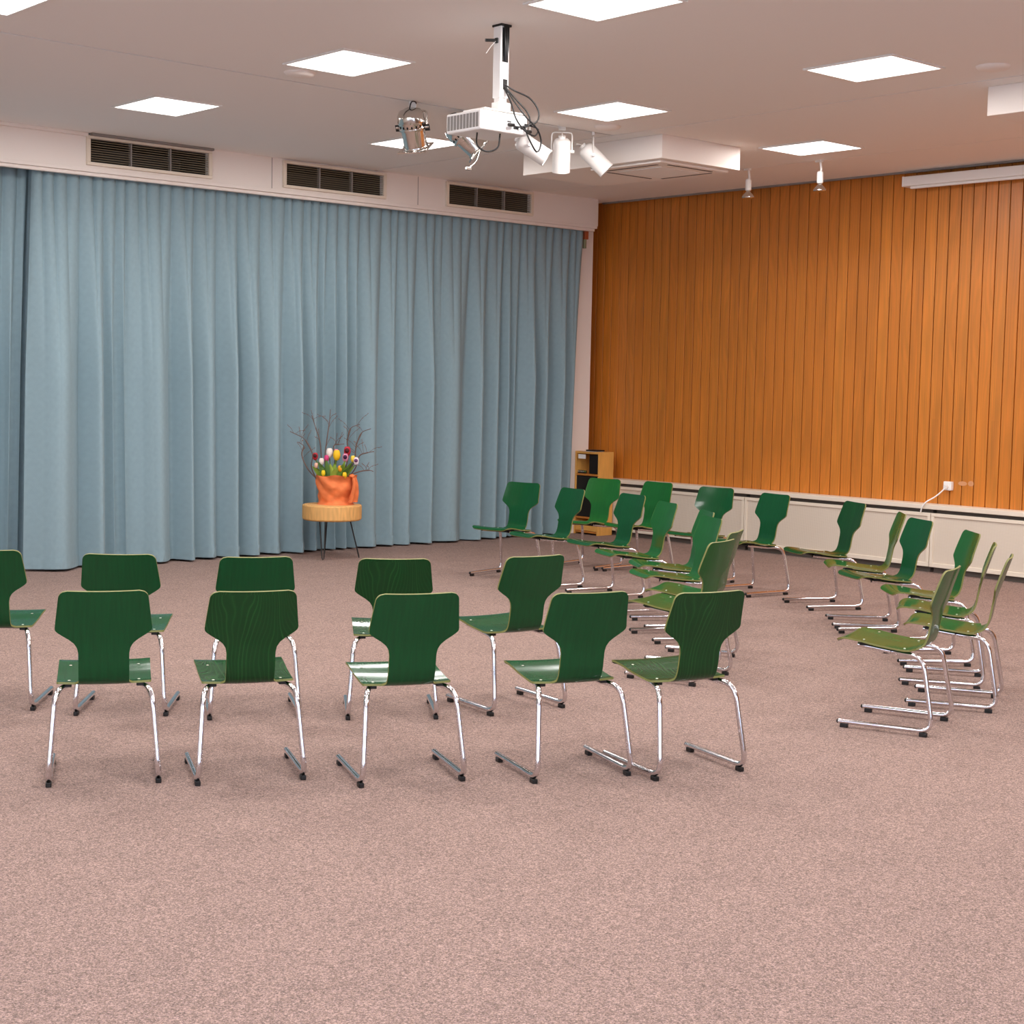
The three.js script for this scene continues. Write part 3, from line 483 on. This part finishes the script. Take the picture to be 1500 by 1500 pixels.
{
  const t = thing('flower_pot', 'flower pot wrapped in knotted orange cloth on the round stool', 'flower pot', [SX + 0.04, ST + 0.001, SZ]);
  const rows = 40, cols = 72, pos = [], uv = [], idx = [], H = 0.285;
  const rad = (a, k) => { const R = 0.155 + 0.042 * k, e = 0.03 * Math.pow(Math.max(0, 1 - k * 8), 2), knot = Math.exp(-((((a - 0.9 + 9.42) % 6.283) - 3.1416) ** 2) / 0.03), d = k * 5 + a * 1.4; return R + e + 0.011 * Math.sin(d * 2.2 + 2 * Math.sin(a * 2)) * (0.3 + k) + 0.006 * nz(a * 4, k * 7 + a, 3) + 0.008 * nz(Math.cos(a) * 3, k * 3 + Math.sin(a) * 3, 8) + 0.02 * knot * k; };
  for (let r = 0; r <= rows; r++) for (let c = 0; c <= cols; c++) { const k = r / rows, a = (c % cols) / cols * Math.PI * 2, R = rad(a, k); pos.push(Math.cos(a) * R, k * H + (r === rows ? 0.008 * Math.sin(a * 5) : 0), -Math.sin(a) * R); uv.push(c / cols * 3, k); }
  for (let r = 0; r < rows; r++) for (let c = 0; c < cols; c++) { const a = r * (cols + 1) + c, b = a + cols + 1; idx.push(a, a + 1, b, a + 1, b + 1, b); }
  const g = new THREE.BufferGeometry(); g.setAttribute('position', new THREE.Float32BufferAttribute(pos, 3)); g.setAttribute('uv', new THREE.Float32BufferAttribute(uv, 2)); g.setIndex(idx); g.computeVertexNormals();
  mesh('wrapping_cloth', g, M.cloth, t);
  mesh('soil', new THREE.CylinderGeometry(0.163, 0.155, 0.02, 32).translate(0, H - 0.045, 0), std({ color: 0x2a2018, roughness: 1 }), t);
  // hanging knot end, on the side turned to the panelled wall
  const kp = [], ku = [], ki = [], n = 18, m = 10, dir = V(0.34, 0, 0.94), sd = V(0.94, 0, -0.34);
  for (let i = 0; i <= n; i++) for (let j = 0; j <= m; j++) { const k = i / n, w = (0.02 + 0.075 * Math.pow(k, 0.8)), x = (j / m - 0.5) * 2 * w, out = 0.212 + 0.016 * Math.sin(k * 3.1) - 0.012 * k + 0.014 * Math.sin(j / m * 14 + k * 3) * (0.3 + k); const q = dir.clone().multiplyScalar(out).addScaledVector(sd, x); kp.push(q.x, H - 0.005 + 0.02 * Math.sin(k * 3.1) * (1 - k) - k * (H - 0.03), q.z); ku.push(j / m, k); }
  for (let i = 0; i < n; i++) for (let j = 0; j < m; j++) { const a = i * (m + 1) + j, b = a + m + 1; ki.push(a, b, a + 1, a + 1, b, b + 1); }
  const kg = new THREE.BufferGeometry(); kg.setAttribute('position', new THREE.Float32BufferAttribute(kp, 3)); kg.setAttribute('uv', new THREE.Float32BufferAttribute(ku, 2)); kg.setIndex(ki); kg.computeVertexNormals();
  mesh('cloth_tail', kg, M.cloth, t);
  mesh('knot', new THREE.SphereGeometry(0.03, 14, 10).scale(1, 0.7, 1).translate(dir.x * 0.19, H - 0.005, dir.z * 0.19), M.cloth, t);
}
// flowers: screen-right is (0.747, 0.665), toward the room's open side is (-0.66, 0.75)
const right = V(0.747, 0, 0.665), toward = V(-0.665, 0, 0.747), P0 = V(SX + 0.018, ST + 0.24, SZ - 0.02);
const at = (r, u, d) => P0.clone().addScaledVector(right, r).addScaledVector(toward, d).add(V(0, u, 0));
const petal = (c) => std({ color: c, roughness: 0.6, side: THREE.DoubleSide });
const stemM = std({ color: 0x6f8a35, roughness: 0.7, side: THREE.DoubleSide });
function tulip(r, u, d, size, col, name, label, inner) {
  size *= 1.15; const head = at(r, u * 0.9, d), foot = at(r * 0.45, 0, d * 0.4), t = thing(name, label, 'flower', foot.toArray(), 0, 'cut flowers in the orange pot'), h = head.clone().sub(foot);
  mesh('stem', curve([V(0, 0, 0), h.clone().multiplyScalar(0.5).add(V(0, 0.02, 0)), h], 0.005, 12, 6), stemM, t);
  const mat = petal(col), bl = [];
  for (let k = 0; k < 6; k++) { const g = new THREE.SphereGeometry(1, 10, 10, 0, Math.PI * 0.5, 0.62, 2.2).scale(size * 0.62, size, size * 0.62).rotateY((k / 6) * 6.283 + (k % 2) * 0.2).scale(k % 2 ? 1 : 0.9, 1, k % 2 ? 1 : 0.9); bl.push(g.translate(h.x, h.y + size * 0.8, h.z)); }
  mesh('bloom', bl, mat, t);
  if (inner) mesh('heart', new THREE.SphereGeometry(size * 0.45, 10, 8).translate(h.x + toward.x * size * 0.45, h.y + size * 0.9, h.z + toward.z * size * 0.45), std({ color: inner, roughness: 0.7 }), t);
}
tulip(-0.165, 0.215, 0.06, 0.036, 0xb3202c, 'red_tulip', 'dark red tulip standing apart on the branch side of the bouquet', 0x3a0a14);
tulip(-0.10, 0.165, 0.1, 0.034, 0xf2e4da, 'white_tulip', 'white tulip low beside the dark red tulip');
tulip(-0.15, 0.13, 0.1, 0.026, 0xe9b9a0, 'pink_tulip', 'small pale pink tulip below the white one');
tulip(-0.03, 0.245, 0.04, 0.046, 0xf5e8e0, 'tall_white_tulip', 'tall white tulip at the top of the bouquet');
tulip(-0.055, 0.2, 0.07, 0.032, 0xd6417e, 'magenta_tulip', 'magenta tulip under the tall white tulip');
tulip(0.045, 0.22, 0.08, 0.05, 0xf5c51a, 'yellow_tulip', 'large yellow tulip in the middle of the bouquet');
tulip(0.03, 0.26, 0.0, 0.034, 0xe58a9c, 'rose_tulip', 'rose tulip just behind the yellow tulip');
tulip(0.14, 0.265, 0.02, 0.046, 0xc22a3c, 'crimson_tulip', 'crimson open flower at the top knot side of the bouquet', 0x4a0d18);
tulip(0.13, 0.205, 0.09, 0.04, 0xd98aa8, 'anemone', 'pink flower with a dark purple heart below the crimson one', 0x3b0a3a);
tulip(0.2, 0.2, 0.06, 0.032, 0xf0d24a, 'small_yellow_tulip', 'small yellow flower at the knot side of the bouquet');
tulip(0.235, 0.175, 0.09, 0.036, 0xf3e6ee, 'lilac_white_tulip', 'white flower with lilac tips at the knot edge of the bouquet', 0x6a3a6a);
tulip(0.085, 0.10, 0.14, 0.03, 0xf0a81e, 'orange_tulip', 'orange-yellow bud low in the front of the bouquet');
tulip(-0.075, 0.05, 0.15, 0.028, 0xf2d21c, 'yellow_bud', 'yellow bud on the pot rim beside the leaves');
tulip(0.13, 0.03, 0.15, 0.03, 0xf2c91c, 'rim_flower', 'yellow flower drooping at the pot rim by the knot');
seed = 4242;
for (let k = 0; k < 28; k++) {                                            // strap leaves
  const a = rr(-1, 1), d = rr(0.0, 0.16), len = rr(0.1, 0.2), b = at(a * 0.11, 0, d * 0.8), tip = at(a * 0.11 + a * rr(0.04, 0.12), len, d + rr(-0.02, 0.05)), h = tip.clone().sub(b), w = rr(0.016, 0.026);
  const p = [], id = []; for (let i = 0; i <= 6; i++) { const q = i / 6, ww = w * Math.sin(Math.PI * (0.15 + 0.83 * q)), c = h.clone().multiplyScalar(q).add(V(0, 0.02 * Math.sin(q * 3.1), 0)); for (const s of [-1, 0, 1]) p.push(c.x + right.x * ww * s - toward.x * 0.004 * (s ? 1 : 0), c.y, c.z + right.z * ww * s - toward.z * 0.004 * (s ? 1 : 0)); if (i < 6) for (const s of [0, 1]) { const o = i * 3 + s; id.push(o, o + 1, o + 3, o + 1, o + 4, o + 3); } }
  const g = new THREE.BufferGeometry(); g.setAttribute('position', new THREE.Float32BufferAttribute(p, 3)); g.setAttribute('uv', new THREE.Float32BufferAttribute(new Float32Array(p.length / 3 * 2), 2)); g.setIndex(id); g.computeVertexNormals();
  const m = mesh('tulip_leaf', g, std({ color: [0x8aa83a, 0x6c8f2f, 0xa9bd48, 0x4f7330][k % 4], roughness: 0.65, side: THREE.DoubleSide })); m.position.copy(b); tag(m, 'green strap leaf standing among the flowers in the orange pot', 'leaf', 'leaves of the bouquet');
}
const bark = std({ color: 0x6d5a52, roughness: 0.9 }), bud = std({ color: 0x86695c, roughness: 0.8 });
[[-0.16, 0.0, [[-0.21, 0.12], [-0.2, 0.24], [-0.27, 0.38], [-0.42, 0.46]], 'bare twig bowing farthest out over the stool edge'], [-0.1, -0.04, [[-0.12, 0.2], [-0.14, 0.38], [-0.18, 0.5], [-0.22, 0.62]], 'thick bare twig rising beside the red tulip'], [-0.07, -0.06, [[-0.09, 0.2], [-0.07, 0.4], [-0.05, 0.55], [-0.04, 0.68]], 'tallest straight bare twig in the bouquet'], [-0.15, 0.02, [[-0.24, 0.1], [-0.3, 0.24], [-0.28, 0.32], [-0.34, 0.36]], 'short crooked twig low at the branch side'], [0.08, -0.05, [[0.14, 0.22], [0.13, 0.38], [0.16, 0.5], [0.25, 0.54]], 'twig arching over behind the crimson flower'], [0.12, -0.04, [[0.2, 0.18], [0.22, 0.34], [0.27, 0.46], [0.36, 0.5]], 'twig with reddish bark leaning toward the cabinet side'], [0.14, 0.0, [[0.22, 0.12], [0.26, 0.24], [0.34, 0.27], [0.4, 0.28]], 'thin twig spreading level above the knot'], [0.1, 0.04, [[0.2, 0.06], [0.28, 0.09], [0.36, 0.1], [0.4, 0.09]], 'thin twig hanging out over the knotted cloth'], [0.0, -0.05, [[0.01, 0.2], [0.0, 0.33], [0.05, 0.34], [0.1, 0.345]], 'slender twig bending level above the yellow tulip']].forEach(([r, d, path, label]) => {
  const t = thing('twig', label, 'twig', at(r, 0, d).toArray(), 0, 'bare twigs in the bouquet'), o = at(r, 0, d), pts = [V(0, 0, 0), ...path.map(([a, b]) => at(a, b, d * 1.5).sub(o))], c = new THREE.CatmullRomCurve3(pts);
  mesh('branch', [new THREE.TubeGeometry(new THREE.CatmullRomCurve3(pts.slice(0, 4)), 18, 0.006, 6), new THREE.TubeGeometry(c, 24, 0.0038, 6)], bark, t);
  const side = [], buds = [];
  for (let k = 0; k < 5; k++) { const q = rr(0.35, 0.95), p = c.getPoint(q), e = p.clone().addScaledVector(right, rr(-0.12, 0.12)).add(V(0, rr(0.03, 0.13), 0)).addScaledVector(toward, rr(-0.05, 0.05)), mid = p.clone().lerp(e, 0.5).add(V(0, 0.015, 0)); side.push(curve([p, mid, e], 0.002, 8, 5)); for (const f of [0.5, 0.8, 1]) { const w = p.clone().lerp(e, f); buds.push(new THREE.SphereGeometry(0.0045, 6, 5).translate(w.x, w.y + (f === 0.5 ? 0.012 : 0.003), w.z)); } }
  mesh('side_shoots', side, bark, t); mesh('buds', buds, bud, t).userData.kind = 'stuff';
});

// ---------------------------------------------------------------- corner cabinet
{
  const W_ = 0.4, D = 0.235, H = 0.965, t = thing('corner_cabinet', 'light wooden cabinet with open shelf and black front in the corner', 'cabinet', [12.755, 0, -12.87 - W_]);
  // front faces -x; local z runs along the front, local x is depth
  mesh('side_panel', rbox(0, D, 0, H, W_ - 0.022, W_, 0.003), M.oak, t); mesh('side_panel', rbox(0, D, 0, H, 0, 0.022, 0.003), M.oak, t);
  mesh('top_panel', rbox(0, D, H - 0.025, H, 0.022, W_ - 0.022, 0.003), M.oak, t); mesh('rear_panel', box(D - 0.012, D, 0, H - 0.025, 0.022, W_ - 0.022), M.oak, t);
  for (const y of [0.685, 0.185, 0.02]) mesh('shelf', rbox(0.002, D - 0.012, y, y + 0.022, 0.022, W_ - 0.022, 0.003), M.oakEdge, t);
  mesh('black_front', rbox(0.008, 0.03, 0.21, 0.68, 0.026, W_ - 0.026, 0.005), M.black, t);
  mesh('drawer_front', rbox(0.004, 0.022, 0.045, 0.105, 0.026, W_ - 0.026, 0.004), M.oak, t);
  tag(mesh('loudspeaker_box', rbox(12.79, 12.97, 0.708, 0.93, -12.87 - 0.2, -12.87 - 0.03, 0.006), M.black), 'black upright box standing in the cabinet open shelf', 'speaker');
  const a = thing('sound_mixer', 'small black sound device with pale knobs on the cabinet shelf', 'audio device', [12.775, 0.708, -12.87 - 0.3]);
  mesh('body', rbox(0, 0.012, 0, 0.035, -0.07, 0.07, 0.004), M.black, a); for (let k = 0; k < 5; k++) mesh('knob', cyl(V(-0.008, 0.022, -0.056 + k * 0.028), V(0.001, 0.022, -0.056 + k * 0.028), 0.008), k === 4 ? stemM : M.screw, a);
  const s = mesh('paper_sheet', box(12.74, 12.9, H + 0.0005, H + 0.002, -13.15, -12.95), M.white); tag(s, 'white sheet of paper lying on the cabinet top', 'paper');
  tag(mesh('paper_label', box(12.749, 12.7535, H - 0.085, H - 0.035, -13.21, -13.09), M.white), 'white paper label hanging on the cabinet front', 'paper');
  tag(mesh('black_case', rbox(12.8, 12.93, H + 0.0025, H + 0.02, -13.14, -12.96, 0.004), M.black), 'flat black case on top of the cabinet', 'case');
}
shade(scene);
renderer.render(scene, camera);
